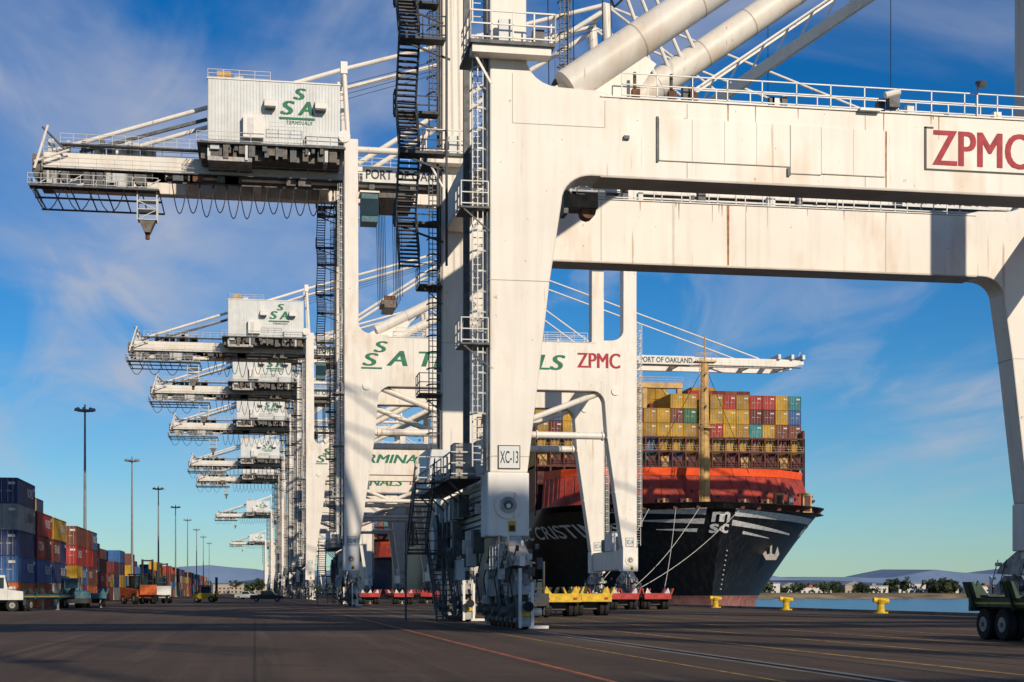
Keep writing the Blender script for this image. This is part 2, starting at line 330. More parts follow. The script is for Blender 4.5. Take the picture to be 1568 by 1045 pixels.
    for y in (.9,YF+.9):
        a=Vector((st[0],y,st[1])); b=Vector((en[0],y,en[1])); p.tube(a,b,r,'crane_white',28)
        d=(b-a).normalized(); L=(b-a).length; k=4.0
        while k<L: p.tube(a+d*(k-.03),a+d*(k+.03),r+.012,'seam',28); k+=3.4
        p.prism([(X0+2.2,zt+.1),(X0+6.5,zt+.02),(X0+7.8,zt+1.9),(X0+6.6,zt+2.7)],'y',y-.12,y+.12,'crane_white')
        p.tube((X0+1.6,y,53.2),(X1-1.6,y,53.2),.4,'crane_white',12)
        if low and y>5:
            y2=y-1.9
            for zz in (0,1.3):
                p.beam((18.5,y2,24.2+zz),(40,y2,39.4+zz),.22,.55 if zz==0 else .16,'crane_white'); p.beam((18.5,y2-1.3,24.2+zz),(40,y2-1.3,39.4+zz),.22,.55 if zz==0 else .16,'crane_white')
            for i in range(60):
                t=i/60; x=18.5+21.5*t; z=24.2+15.2*t; p.box(x-.12,x+.12,y2-1.3,y2,z-.02,z+.03,'galv_dark')
                if i%4==0: p.beam((x,y2-1.3,z),(x+1.0,y2-1.3,z+1.3+.7),.1,.1,'crane_white')
    parts.append(p.make(e)); parts[-1].data.polygons.foreach_set('use_smooth',[len(f.vertices)==4 for f in parts[-1].data.polygons])
    m_=parts[-1].modifiers.new('es','EDGE_SPLIT'); m_.split_angle=.6
    p=P('gantry_bogies')
    for xc in (X0+.95,X1-.95):
        for yc in (.9,YF+.9): bogie(p,xc,yc,rnd)
    parts.append(p.make(e))
    p=P('access_stairs')
    for y in (.7,YF+.6):
        lm='rail_grey' if y<5 else 'galv_dark'
        p.ladder(X0-.42,y,7.2,zt+1.5,lm); p.ladder(X0-.42,y,zt+3.2,48,lm)
        for zz in ([12.5,18.5] if low else [12.5,18.5,24.5]):
            p.box(X0-1.3,X0-.03,y-.9,y+.9,zz,zz+.08,'galv_dark'); p.rail([(X0-.1,y-.9,zz+.08),(X0-1.3,y-.9,zz+.08),(X0-1.3,y+.9,zz+.08)],'rail_grey',1.1,.9,.045)
            p.beam((X0-1.2,y-.8,zz),(X0,y-.8,zz-1.0),.06,.06,'galv_dark')
        p.ladder(X1+.42,y,7.2,zt+1.5,'rail_grey')
        p.box(X0-.12,X0-.04,y-.5,y-.42,7,50,'galv_dark'); p.box(X0-.1,X0-.02,y+.5,y+.56,7,50,'rail_grey')
        for i,zz in enumerate(range(8,50,3)): p.box(X0-.4,X0,y-.05,y+.05,zz,zz+.06,'rail_grey')
    if low: p.tower(X0-2.75,X0-.35,12.9,16.7,zt-5.0,50.4,3.0)
    else: p.tower(X0-2.6,X0-.35,12.4,17.4,zt-1,50.4,3.0); p.ladder(X0-1.0,9,7,zt,'stair_dark')
    p.box(X0-.2,X0+.1,7,7.3,7,50,'galv_dark')
    for yy,z0,z1 in ((5.5,.3,3.6),(9.5,3.6,6.9)):
        if yy<7: p.flight(X0-1.7,X0-.8,yy,yy+4,z0,z1,'galv_dark')
        else: p.flight(X0-2.7,X0-1.8,yy,yy-4,z0,z1,'galv_dark')
    p.box(X0-2.7,X0-.8,9.5,10.4,3.5,3.6,'galv_dark'); p.rail([(X0-2.7,10.4,3.6),(X0-.8,10.4,3.6)],'galv_dark')
    for x in (X0-2.7,X0-.8): p.box(x-.05,x+.05,10.3,10.4,.1,3.6,'galv_dark')
    p.box(X0-2.7,X0-1.3,4.6,5.5,6.75,6.85,'galv_dark'); p.rail([(X0-2.7,5.5,6.85),(X0-2.7,4.6,6.85),(X0-1.3,4.6,6.85)],'rail_grey')
    p.box(X0-1.5,X0,1.9,17,6.75,6.85,'galv_dark'); p.rail([(X0-1.5,5.5,6.85),(X0-1.5,17,6.85)],'rail_grey'); p.rail([(X0-1.5,1.9,6.85),(X0-1.5,4.6,6.85)],'rail_grey'); p.rail([(X0-1.5,1.9,6.85),(X0,1.9,6.85)],'rail_grey')
    p.box(X1,X1+.6,1.9,17,6.75,6.85,'galv_dark'); p.rail([(X1+.6,1.9,6.85),(X1+.6,17,6.85)],'rail_grey')
    for i in range(60):
        y=rnd.uniform(2.3,15.5); w=rnd.uniform(.25,.8); z=rnd.choice([6.86,6.86,2.2,2.8,3.4,4.4,5.2]); x=X0-rnd.uniform(.45,1.3) if z>6 else X0-rnd.uniform(.1,.7)
        p.box(x,x+w*.7,y,y+w,z,z+w*1.5,rnd.choice(['rail_grey','siding','galv_dark','machinery','bogie_grey','galv_dark']))
    for i in range(8):
        z=4.4+i*.28; p.tube((X0+.02,2,z),(X0+.02,17,z),.04,rnd.choice(['cable','rail_grey']),5)
    for y in (3,6,9,12,15): p.beam((X0-1.45,y,6.7),(X0,y,5.3),.08,.08,'galv_dark')
    p.box(X0-1.45,X0-.3,12,15.5,6.86,9.0,'siding'); p.box(X0-1.3,X0-.3,2.3,3.6,6.86,8.4,'bogie_grey')
    for x in (X0+.5,X1-1.5):
        p.box(x-.2,x+1.0,6,9.5,6.71,8.9,'siding'); p.box(x-.1,x+.9,10.2,11.8,6.71,8.2,'galv_dark')
        p.rail([(x-.2,5.9,8.9),(x+.9,5.9,8.9)],'rail_grey'); p.box(x,x+.8,3,4.6,6.71,8.4,'bogie_grey')
    p.tube((X0-.8,14.2,4.2),(X0-.3,14.2,4.2),1.5,'galv_dark',26); p.tube((X0-.9,14.2,4.2),(X0-.8,14.2,4.2),.9,'rail_grey',20)
    parts.append(p.make(e))
    p=P('trolley_girder')
    for a,b in ((5.0,6.6),(12.4,14.0)): p.box(-24,46,a,b,50.0,52.4,'crane_white')
    for a,b in ((5.3,6.3),(12.7,13.7)): 
        p.prism([(46.2,50.2),(113,50.2),(118,51.2),(118,52.0),(113,52.2),(46.2,52.2)],'y',a,b,'crane_white')
    for x in [-23.5,-16,-8,0,8,18,26,34,43]: p.box(x,x+.8,6.602,12.398,50.3,51.6,'crane_white')
    for x in range(50,118,8): p.box(x,x+.6,6.302,12.698,50.5,51.6,'crane_white')
    p.box(-24,46,5.2,6.4,49.8,49.99,'rusty')
    p.box(-24,117,3.7,4.9,50.25,50.33,'galv_dark'); p.rail([(-24,3.72,50.33),(117,3.72,50.33)],'rail_grey',1.15,2.0,.06)
    p.rail([(-24,5.05,52.42),(45,5.05,52.42)],'rail_grey',1.1,2.2,.05)
    for i in range(30):
        x=rnd.uniform(-20,44); p.box(x,x+rnd.uniform(.3,1.6),4.0,4.9,49.5,50.24,rnd.choice(['machinery','rusty','galv_dark','machinery']))
    for x in range(-25,-10,2): p.box(x,x+.12,3.2,14.8,48.05,48.2,'galv_dark')
    for y in (3.2,4.7,9,14.7): p.box(-25.5,-11,y,y+.1,48.03,48.25,'galv_dark')
    p.box(-25.5,-11,3.25,4.9,48.21,48.25,'galv_dark')
    p.rail([(-11,3.2,48.25),(-25.5,3.2,48.25),(-25.5,14.8,48.25)],'rail_grey',1.2,1.4,.06)
    for x in range(-25,-10,3): p.box(x,x+.15,4.0,4.15,48.2,50,'rail_grey'); p.beam((x,4.05,48.2),(x+3,4.05,50),.1,.1,'rail_grey')
    for y in (4,9,14): p.tube((-24.9,y,50.2),(-23.4,y,55.2),.16,'crane_white',8); p.tube((-24.9,y,51),(-21,y,52.5),.14,'crane_white',8); p.tube((-24,y,55),(-21.5,y,52.5),.12,'galv_dark',8)
    p.box(-25.2,-24.02,4.5,14.5,50,52,'machinery')
    p.beam((-20,5.3,52.6),(-5.5,5.3,57.2),.35,.35,'galv_dark')
    for i in range(24):
        x=rnd.uniform(-25,-12); p.box(x,x+rnd.uniform(.3,1.2),3.9,5,rnd.uniform(48.3,49.3),50,rnd.choice(['rail_grey','machinery','galv_dark','galv_dark']))
    for i in range(20):
        x=rnd.uniform(-24,-7); h=rnd.uniform(.4,1.8); p.box(x,x+rnd.uniform(.15,1.0),5.2,6.2,52.41,52.41+h,rnd.choice(['rail_grey','machinery','siding','galv_dark']))
    p.rail([(-22,3.8,53.2),(-6,3.8,53.2)],'rail_grey',1.1,1.5,.05); p.box(-22,-6,3.8,4.9,53.1,53.2,'galv_dark')
    for x in (-13.4,-11.2):
        for y in (4,5.6): p.box(x-.07,x+.07,y-.07,y+.07,44.8,48.1,'rail_grey')
    for z in (44.8,46,47): p.box(-13.4,-11.2,4,5.6,z,z+.1,'rail_grey')
    p.beam((-13.4,4,44.8),(-11.2,4,46),.09,.09,'rail_grey'); p.beam((-13.4,4,47),(-11.2,4,46),.09,.09,'rail_grey')
    p.prism([(-13.2,44.8),(-11.4,44.8),(-12,43.4),(-12.6,43.4)],'y',4.1,5.5,'machinery'); p.tube((-12.3,4.8,42.7),(-12.3,4.8,43.4),.25,'rusty')
    x=-9.5
    while x<9.3:
        sg=3.6+rnd.uniform(-.5,.3); p.path([(x+1.7*k/8,4.6,49.3-sg*(1-((k-4)/4)**2)) for k in range(9)],.065,'cable',5); x+=1.55
    for x in (-25,-21.5,-18): p.path([(x+3.2*k/8,3.6,48-2.6*(1-((k-4)/4)**2)) for k in range(9)],.065,'cable',5)
    p.box(-10,10,4.5,4.7,49.3,49.45,'galv_dark')
    for a in (12.6,80.5):
        p.box(a,a+12.3,3.62,3.66,50.25,52.1,'sign_white'); ftext(p,'PORT OF OAKLAND',a+.4,a+11.9,50.6,51.75,3.6,'text_black',0,.02)
    if not low:
        p.box(14.5,19,5.2,13.8,48.9,49.75,'machinery'); p.box(14.8,18.5,6.8,12.2,49.75,50.3,'crane_white')
        for y in (6,8.5,10.5,13):
            for x in (15,15.4,17,17.4): p.tube((x,y,49),(x+.2,y,37.2),.035,'cable',4)
        p.box(15.2,17.2,7.6,11.4,36.6,37.1,'machinery'); p.box(15.5,16.9,7,12,36.1,36.5,'machinery'); p.tube((15.6,8.5,37.3),(16.9,8.5,37.3),.5,'rusty',12)
    p.box(12.4,14.3,2.2,5,45.2,48.6,'veh_teal'); p.box(12.3,14.4,2.12,2.2,45.9,47.9,'glass'); p.box(12.2,14.5,2,5.2,48.6,48.8,'crane_white')
    for x in (112,115,117.5): p.box(x,x+.6,4.6,13.9,52.2,53.2,'rail_grey')
    p.tube((117.5,9,52),(118.6,9,54.5),.12,'rail_grey')
    parts.append(p.make(e))
    p=P('apex_frame_stays')
    for y in (5.8,13.2):
        p.tube((X1-1,y,52.4),(X1-2.5,y,74),.6,'crane_white',14); p.tube((X0+1,y,52.4),(X0+.3,y,64.5),.28,'crane_white',10)
        p.tube((X1-2.5,y,74),(X0+.3,y,64.2),.26,'crane_white',10); p.tube((X0+.3,y,64.2),(-23,y,52.8),.26,'crane_white' ,10)
        p.tube((X0+2,y,53),(X1-3,y,73),.3,'crane_white',10)
        p.tube((X1-2.5,y,74),(74,y,52.3),.16,'crane_white',8); p.tube((X1-2.5,y,74),(108,y,52.3),.16,'crane_white',8)
        p.tube((X1-2,y,66),(X1-1,.9 if y<9 else 18.1,54),.35,'crane_white',10)
        p.box(X0-.1,X0+.7,y-.4,y+.4,63.6,65,'crane_white')
    for z in (60,67,74): p.tube((X1-1.5-(z-53)*.05,5.8,z),(X1-1.5-(z-53)*.05,13.2,z),.3,'crane_white',10)
    p.tube((X0+.3,5.8,64.2),(X0+.3,13.2,64.2),.2,'crane_white',8); p.tube((X0,-.2,54.4),(X0,2,54.4),.7,'crane_clean',16)
    for k in range(4): p.tube((X1-3+k*.4,8+k,73),(0+k*2,9,60),.03,'cable',4)
    parts.append(p.make(e))
    p=P('machinery_house')
    a,b=-5.3,9.8
    p.box(a,b,1,17.8,53.3,60.6,'siding')
    x=a+.1
    while x<b: p.box(x,x+.12,.95,.998,53.4,60.5,'siding'); x+=.36
    y=1.2
    while y<17.6: p.box(a-.05,a-.002,y,y+.14,53.4,60.5,'siding'); y+=.45
    p.box(a-.1,b+.1,.9,17.9,60.602,60.75,'crane_clean'); p.rail([(a,17.5,60.75),(a,1.1,60.75),(b-8,1.1,60.75)],'rail_grey',1.0,1.6,.05)
    p.box(a+1,a+2.6,2,4,60.76,61.9,'mast_yellow'); p.box(a+3,a+4,2,3,60.76,61.4,'siding')
    p.box(a-1.2,b+.6,-.2,17.8,52.9,53.1,'galv_dark'); p.rail([(a-1.2,17,53.1),(a-1.2,-.2,53.1),(b+.4,-.2,53.1)],'rail_grey',1.1,1.5,.05)
    p.box(a-.8,b,1.4,4.9,51.5,52.88,'machinery'); p.box(a,a+5,.2,4.8,51.0,51.49,'bogie_grey')
    for i in range(34):
        x=rnd.uniform(a-.5,b-1.2); w=rnd.uniform(.2,1.1); p.box(x,x+w,rnd.uniform(-.1,.6),3,52.88-rnd.uniform(.4,1.8),52.88,rnd.choice(['machinery','machinery','galv_dark','rail_grey','machinery','galv_dark']))
    for x in (a+6.4,a+12.2): p.prism([(.93,58.6),(-.1,58.1),(-.1,57.5),(.93,57.5)],'x',x,x+1.3,'crane_clean'); p.box(x+.1,x+1.2,-.08,.9,57.3,57.48,'galv_dark')
    p.box(a+4,a+6.3,-.1,.93,53.8,56.4,'crane_clean'); p.box(a+4.5,a+5.2,-.13,-.105,54,56,'rail_grey'); p.rail([(a+7,-.1,54.6),(b-4,-.1,54.6)],'rail_grey',1,1.2)
    p.box(a+11.2,b-.3,-.1,.93,53.11,54.6,'siding')
    btext(p,'S',2.9,4.6,56.9,58.5,.93,'text_green',.2,.12); btext(p,'A',4.9,6.8,56.9,58.5,.93,'text_green',.2,.12); btext(p,'S',4.4,5.9,58.7,60.0,.93,'text_green',.2,.12)
    p.box(2.8,6.9,.9,.935,56.35,56.6,'text_green'); ftext(p,'TERMINALS',3.6,6.6,55.8,56.2,.93,'text_green',.2,.02)
    parts.append(p.make(e))
    return e,parts
e1,p1=build_crane('container_crane',66,'low')
e2,p2=build_crane('container_crane',176,'tall')
def inst(name,Y,parts):
    e=empty(name,(0,Y,0))
    for o in parts:
        c=o.copy(); COL.objects.link(c); c.parent=e
for Y in (309,375,458,590,672,990,1560): inst('container_crane',Y,p2)
inst('container_crane',-41,[o for o in p1 if not o.name.startswith(('apex','diagonal'))])  # unseen partial crane behind the camera, added to cast the ground shadow stripe

# ------------------------------------------------------------------ containers
def container(p,x,y,z,m,L=12.19,W=2.44,H=2.59,det=1):
    if det==0: p.box(x,x+W,y,y+L,z,z+H-.02,m); return
    p.box(x+.05,x+W-.05,y+.06,y+L-.05,z+.06,z+H-.05,m)
    for a in (x,x+W-.14):
        for b in (y,y+L-.16): p.box(a,a+.14,b,b+.16,z,z+H-.03,m)
    for a in (x,x+W-.1): 
        p.box(a,a+.1,y+.162,y+L-.162,z,z+.14,m); p.box(a,a+.1,y+.162,y+L-.162,z+H-.13,z+H-.03,m)
    for zz in (z,z+H-.15): p.box(x+.142,x+W-.142,y+.003,y+.1,zz,zz+.12,m)
    if det>1:
        for k in (.42,.9,1.5,1.98): p.box(x+k,x+k+.05,y-.02,y+.048,z+.1,z+H-.1,'hub')
        for k in (.5,1.35): p.box(x+k,x+k+.5,y+.02,y+.05,z+1.2,z+1.32,'hub')
        p.box(x+1.5,x+2.2,y+.03,y+.05,z+1.9,z+2.15,'text_white')
rc=random.Random(21)
def rcol(w): return rc.choices([k for k,_ in w],[v for _,v in w])[0]
YW=[('c_navy',3.5),('c_blue',3),('c_red',3.5),('c_brown',3),('c_maroon',2.5),('c_grey',1.5),('c_yellow',2.2),('c_orange',1.2),('c_green',.8),('c_white',.5),('c_teal',.7)]
Y=156; bay=0
WORDS=['OCEAN','LINES','CARGO','SEALINE','PACIFIC','NORD']
while Y<900:
    p=P('containers'); x=-25.6 if Y<232 else -30.2
    e=empty('container_stack',(0,Y,0))
    for r in range(12 if Y<400 else 6):
        if bay==0: h=5
        elif bay==1: h=4 if r<2 else 5
        elif bay==2: h=[4,5,5,4,4,4,4,4,4,4,4,4][r]
        else: h=rc.choice([2,3,3,4,4])
        base={0:['c_orange','c_blue','c_navy','c_blue','c_navy'],1:['c_orange','c_blue','c_red','c_red','c_red'],2:['c_grey','c_navy','c_brown','c_yellow','c_yellow'],3:['c_grey','c_yellow','c_orange','c_yellow','c_yellow']}.get(bay)
        for k in range(h):
            m=rcol(YW)
            if base and rc.random()<.75: m=base[k]
            xx=x-r*2.75+rc.uniform(-.04,.04); yy=rc.uniform(-.12,.12)
            if rc.random()<.3 and bay>0:
                container(p,xx,yy,k*2.6,m,6.05,det=1); container(p,xx,yy+6.15,k*2.6,rcol(YW),6.05,det=1)
            else: container(p,xx,yy,k*2.6,m,det=2 if bay<4 else (1 if bay<9 else 0))
            if r==0 and bay<10 and rc.random()<.7:
                X_=xx+2.44+.012; wd=rc.choice(WORDS); y0=yy+rc.choice([1.2,6.5]); z0=k*2.6
                text(p,wd,lambda u,v:(X_,y0+4.2*u,z0+1.0+.95*v),'text_white' if m not in('c_white','c_grey') else 'text_black',0,.02)
                p.box(X_-.01,X_,yy+10.8,yy+11.8,z0+1.9,z0+2.2,'text_white')
    p.make(e); Y+=13.6; bay+=1
    if bay in (3,7): Y+=10

# ------------------------------------------------------------------ ship
def ship(yo,hullm,names,wts,seed):
    XC,HB,ZD=75.2,25.4,16.2
    e=empty('container_ship',(0,yo,0))
    cl=lambda v:max(0,min(1,v))
    def k_(z): return cl((ZD-z)/ZD)**.85
    def stem(z): return 236+7.5*k_(z)
    def Ln(z): return 26+36*k_(z)
    def pw(z): return 2.4-.6*k_(z)
    def hw(y,z): return HB*(1-(1-cl((y-stem(z))/Ln(z)))**pw(z))
    def yof(s,z): return stem(z)+Ln(z)*(1-(1-cl(abs(s)/HB))**(1/pw(z)))
    p=P('hull'); p.smooth=True
    zs=[-4,-2,0,.9,1.0,2.5,4,6,8,10,12,13.5,15,16.2]; us=[0,.01,.025,.05,.08,.12,.17,.23,.3,.38,.47,.57,.68,.8,.92,1]
    for sgn in (-1,1):
        g=[]
        for z in zs:
            row=[]
            for u in us:
                y=stem(z)+Ln(z)*u; row.append((XC+sgn*hw(y,z),y,z))
            for y in (330,400,480,556): row.append((XC+sgn*HB,y,z))
            g.append(row)
        n=len(g[0])
        for i in range(len(zs)-1):
            m=hullm if zs[i]>=1 else 'boot_top'
            for j in range(n-1):
                mm=m if (j<13 or zs[i]>=1) else hullm
                p.add([g[i][j],g[i][j+1],g[i+1][j+1],g[i+1][j]],[(0,1,2,3)],mm)
        p.add([g[0][-1],g[-1][-1],(XC,556,16.2),(XC,556,-4)],[(0,1,2,3)],hullm)
    dk=[(XC-hw(236+26*u,ZD),236+26*u) for u in us]+[(XC-HB,556),(XC+HB,556)]+[(XC+hw(236+26*u,ZD),236+26*u) for u in reversed(us)]
    p.add([(a,b,ZD-1.0) for (a,b) in dk],[tuple(range(len(dk)))],'ship_red_dark')
    o=p.make(e)
    import bmesh
    bm=bmesh.new(); bm.from_mesh(o.data); bmesh.ops.remove_doubles(bm,verts=bm.verts,dist=.001); bmesh.ops.recalc_face_normals(bm,faces=bm.faces); bm.to_mesh(o.data); bm.free()
    o.data.polygons.foreach_set('use_smooth',[True]*len(o.data.polygons))
    md=o.modifiers.new('es','EDGE_SPLIT'); md.split_angle=.7
    p=P('hull_markings')
    def on(s,z,off=.09):
        y=yof(s,z); return (XC+s+(off if s>0 else -off)*.7,y-off,z)
    if names:
        def band(s0,s1,z0,z1,t0,t1,N=14):
            for i in range(N):
                a=s0+(s1-s0)*i/N; b=s0+(s1-s0)*(i+1)/N; f=i/N; g=(i+1)/N
                za,zb_=z0+(z1-z0)*f,z0+(z1-z0)*g; ta,tb=t0+(t1-t0)*f,t0+(t1-t0)*g
                p.add([on(a,za),on(b,zb_),on(b,zb_+tb),on(a,za+ta)],[(0,1,2,3)],'text_white')
        band(2.4,22.5,14.1,13.6,1.2,.9); band(2.2,17.5,12.6,11.6,.9,.25); band(5,12,11.3,10.8,.5,.1)
        band(-2.4,-17,14.3,14.9,1.1,.15); band(-2.4,-13,12.8,13.5,.9,.1); band(-3.2,-9,11.5,12,.6,.1)
        def lg(x0,x1,z0,z1):
            return lambda u,v:on(x0+(x1-x0)*u if abs(x0+(x1-x0)*u)>.01 else .01,z0+(z1-z0)*v,.22)
        for d in (0,.08): text(p,'m',lg(-1.4+d,1.3+d,13.1,14.7),'text_white',0,.02); text(p,'sc',lg(-1.5+d,1.4+d,11.3,12.8),'text_white',0,.02)
        def port(u,v):
            y=280-31*u; z=11.0+2.3*v; return (XC-hw(y,z)-.1,y-.05,z)
        text(p,'MSC CRISTINA',port,'text_white',.1,.01)
        def stb(u,v):
            s=21.2+3.4*u; return on(s,11.6+1.9*v)
        text(p,'MSC',stb,'text_white',.1,.01)
        c=Vector(on(13.2,8.6,.5)); 
        p.tube(c+Vector((0,.6,2.6)),c+Vector((.1,-.15,2.4)),.75,'hub',14)
        p.beam(c+Vector((0,-.2,-1)),c+Vector((.1,-.2,2.4)),.35,.35,'hub')
        p.prism([(c.x-1.5,c.z-.4),(c.x-1.2,c.z+1.0),(c.x-.7,c.z-.5),(c.x,c.z-.2),(c.x+.7,c.z-.5),(c.x+1.2,c.z+1.0),(c.x+1.5,c.z-.4),(c.x+.9,c.z-1.4),(c.x-.9,c.z-1.4)],'y',c.y-.5,c.y-.1,'hub')
        for s in (-20,-16,-11.5,-7,-3.6,3.6,7,11.5,16,20,23):
            q=on(s,15.5,.12); p.tube((q[0],q[1]+.3,q[2]),(q[0]+(.05 if s>0 else -.05),q[1]-.05,q[2]),.38,'ship_red_dark',10)
        for k in range(9): q=on(2.0,2+k*.8,.12); p.box(q[0],q[0]+.22,q[1]-.02,q[1],q[2],q[2]+.22,'hub')
    rim=[(XC-hw(236+26*u,ZD),236+26*u,ZD+.05) for u in reversed(us)]+[(XC+hw(236+26*u,ZD),236+26*u,ZD+.05) for u in us]
    p.path(rim,.1,hullm,6)
    p.make(e)
    p=P('breakwater')
    bot=[(50.2,264),(52,257),(58,250.5),(66,248),(84.4,248),(92.4,250.5),(98.4,257),(100.2,264)]
    top=[(51.0,266),(53,260.5),(59,255),(67,253),(83.4,253),(91.4,255),(97.4,260.5),(99.4,266)]
    for i in range(7):
        a,b,c,d=bot[i],bot[i+1],top[i+1],top[i]
        p.add([(a[0],a[1],15.2),(b[0],b[1],15.2),(c[0],c[1],21.8),(d[0],d[1],21.8)],[(0,1,2,3)],'ship_red')
        p.add([(d[0],d[1]-.15,21.82),(c[0],c[1]-.15,21.82),(c[0],c[1]-.45,23.1),(d[0],d[1]-.45,23.1)],[(0,1,2,3)],'ship_orange')
        for k in range(4):
            t=(k+.5)/4
            A=Vector((a[0]+(b[0]-a[0])*t,a[1]+(b[1]-a[1])*t,15.2)); B=Vector((d[0]+(c[0]-d[0])*t,d[1]+(c[1]-d[1])*t,21.8))
            p.beam(A+Vector((0,-.1,0)),B+Vector((0,-.1,0)),.08,.12,'ship_red')
            q=A.lerp(B,.42+.14*(k%2)); p.tube(q+Vector((1,.4,0)),q+Vector((1,-.15,0)),.26,'ship_red_dark',10)
    p.prism([(x,y) for x,y in top],'z',21.6,21.78,'ship_red_dark')
    for x in (66,70,80,84): p.tube((x,244.5,16.4),(x+2,244.5,16.4),.9,'ship_red_dark',14); p.tube((x+.9,243,15),(x+.9,243,17.2),.25,'mast_yellow',8)
    for x in (58,62,88,93): p.box(x,x+1.6,248,249,15.3,18.6,'mast_yellow'); p.box(x+.3,x+1.3,247.9,248,15.5,18.2,'ship_red_dark')
    for x in (60.5,90.5): p.box(x,x+.8,247.9,248.4,15.3,18,'c_grey')
    p.make(e)
    p=P('foremast')
    p.tube((75,246.5,15.2),(75,246.5,40.5),.95,'mast_yellow',14,.62); p.tube((75,246.5,40.5),(75,246.5,45),.12,'mast_yellow',6)
    p.box(73.2,76.8,245.6,247.4,40.4,40.6,'mast_yellow'); p.rail([(73.2,245.6,40.6),(76.8,245.6,40.6)],'mast_yellow',1,.9)
    p.box(73.6,76.4,245.0,246.0,29.2,29.4,'mast_yellow'); p.rail([(73.6,245,29.4),(76.4,245,29.4)],'mast_yellow',1,.9)
    for z in (33,36,38.5): p.tube((75,245.4,z),(75,244.9,z),.2,'lamp_grey',8)
    p.ladder(74.0,245.3,16,40,'mast_yellow',True); p.beam((73.5,246.5,42),(76.5,246.5,42),.1,.1,'mast_yellow')
    for s in (-1,1): p.tube((75,246.5,40),(75+s*9,250,22),.05,'cable',5)
    p.make(e)
    rr=random.Random(seed)
    ybs=[268.5+14.6*i for i in range(19)]
    for bi,yb in enumerate(ybs):
        p=P('container_bay'); n=20
        for c in range(n):
            if bi==0: h=[4,5,5,4,5,5,5,5,4,4,5,5,3,5,5,5,5,5,5,5][c]
            elif bi==1: h=[6,6,6,5,5,5,6,5,4,4,5,5,5,6,6,6,6,6,5,5][c]
            else: h=rr.choice([5,6,6,7])
            for k in range(h):
                if bi>1 and 0<c<n-1 and k<h-2: continue
                m=rr.choices([w[0] for w in wts],[w[1] for w in wts])[0]
                if bi==1 and k==5 and c>8 and names: m=rr.choice(['c_red','c_maroon','c_brown'])
                if bi==0 and c>17 and k in(3,4) and names: m=rr.choice(['c_teal','c_yellow','c_blue'])
                container(p,50.0+c*2.52,yb,24.6+k*2.7,m,12.19,2.44,2.66,2 if bi==0 else 0)
        p.make(e)
        p=P('lashing_bridge'); y=yb-1.0
        for c in range(0,21,2 if bi else 1):
            x=50+c*2.52; p.box(x-.14,x+.14,y-.4,y+.4,15.3,28.2 if bi>0 else 30.0,'ship_red_dark')
        for z in (21.2,24.2,27.2)+((29.8,) if bi==0 else ()): p.box(50,100.3,y-.45,y+.45,z,z+.25,'ship_red_dark')
        if bi<2: 
            p.rail([(50,y-.45,24.45),(100.3,y-.45,24.45)],'ship_red_dark',1,1.3,.08); p.rail([(50,y-.45,27.45),(100.3,y-.45,27.45)],'mast_yellow',1,2.5,.05)
            for x in (49.9,100.3): p.box(x-.2,x+.2,y-.4,y+.4,15.3,31.5,'ship_red_dark')
            for c in range(0,20): 
                xx=50+c*2.52; p.beam((xx+.2,y-.3,24.4),(xx+2.3,y-.3,27.2),.09,.09,'ship_red_dark'); p.beam((xx+2.3,y-.3,24.4),(xx+.2,y-.3,27.2),.09,.09,'ship_red_dark')
                p.beam((xx+.3,y-.35,27.4),(xx+1.3,y+.9,30.5),.05,.05,'rail_grey'); p.beam((xx+2.2,y-.35,27.4),(xx+1.2,y+.9,30.5),.05,.05,'rail_grey')
                p.box(xx+.5,xx+1.9,y-.1,y,24.5,26.4,'ship_red_dark' if c%3 else 'mast_yellow')
        p.box(50.4,100,y+1.1,y+13,15.4,24.3,'ship_red_dark')
        p.make(e)
    if names:
        p=P('service_gantry')
        p.box(58,82,284,285.5,41.2,42.2,'mast_yellow')
        for x in (58,66,74,81): p.box(x,x+.9,284.2,285.3,24,41.2,'mast_yellow')
        for x in (58,81): p.beam((x+.4,284.7,37.5),(x+(3.5 if x<70 else -3),284.7,41.2),.4,.4,'mast_yellow')
        p.rail([(58,283.9,42.2),(82,283.9,42.2)],'mast_yellow',1.1,1.6,.08)
        p.make(e)
    return e
ship(0,'hull_black',True,[('c_yellow',6),('c_gold',5),('c_brown',2.2),('c_red',1.6),('c_blue',1.1),('c_teal',.8),('c_maroon',1.5),('c_green',.4)],4)
ship(385,'hull_blue',False,[('c_blue',4),('c_teal',3),('c_red',2),('c_grey',2),('c_brown',2),('c_white',1)],9)
bol=[107.6,128.2,149,169.6,190.2,211]
for y in bol+[231,252]:
    e=empty('mooring_bollard',(46.5,y,0)); p=P('bollard')
    p.tube((0,0,0),(0,0,.12),.55,'safety_yellow',18); p.tube((0,0,.12),(0,0,.75),.3,'safety_yellow',16,.24); p.tube((0,0,.7),(0,0,1.0),.28,'safety_yellow',16,.42)
    p.tube((-.6,0,1.02),(.6,0,.92),.2,'safety_yellow',12); p.tube((0,0,1.0),(0,0,1.12),.42,'safety_yellow',16,.3)
    p.make(e)
for i,(a,b) in enumerate([((71.5,238.0,15.3),190.2),((78.8,238.8,15.3),190.2),((68,239.6,15.3),169.6),((62,242.8,15.3),211),((64,241.6,15.3),211)]):
    e=empty('mooring_line'); p=P('rope'); a=Vector(a); q=Vector((46.5,b,.7))
    p.path([tuple(a.lerp(q,t/14)-Vector((0,0,1.3*math.sin(math.pi*t/14)))) for t in range(15)],.045,'rope',6); p.make(e)

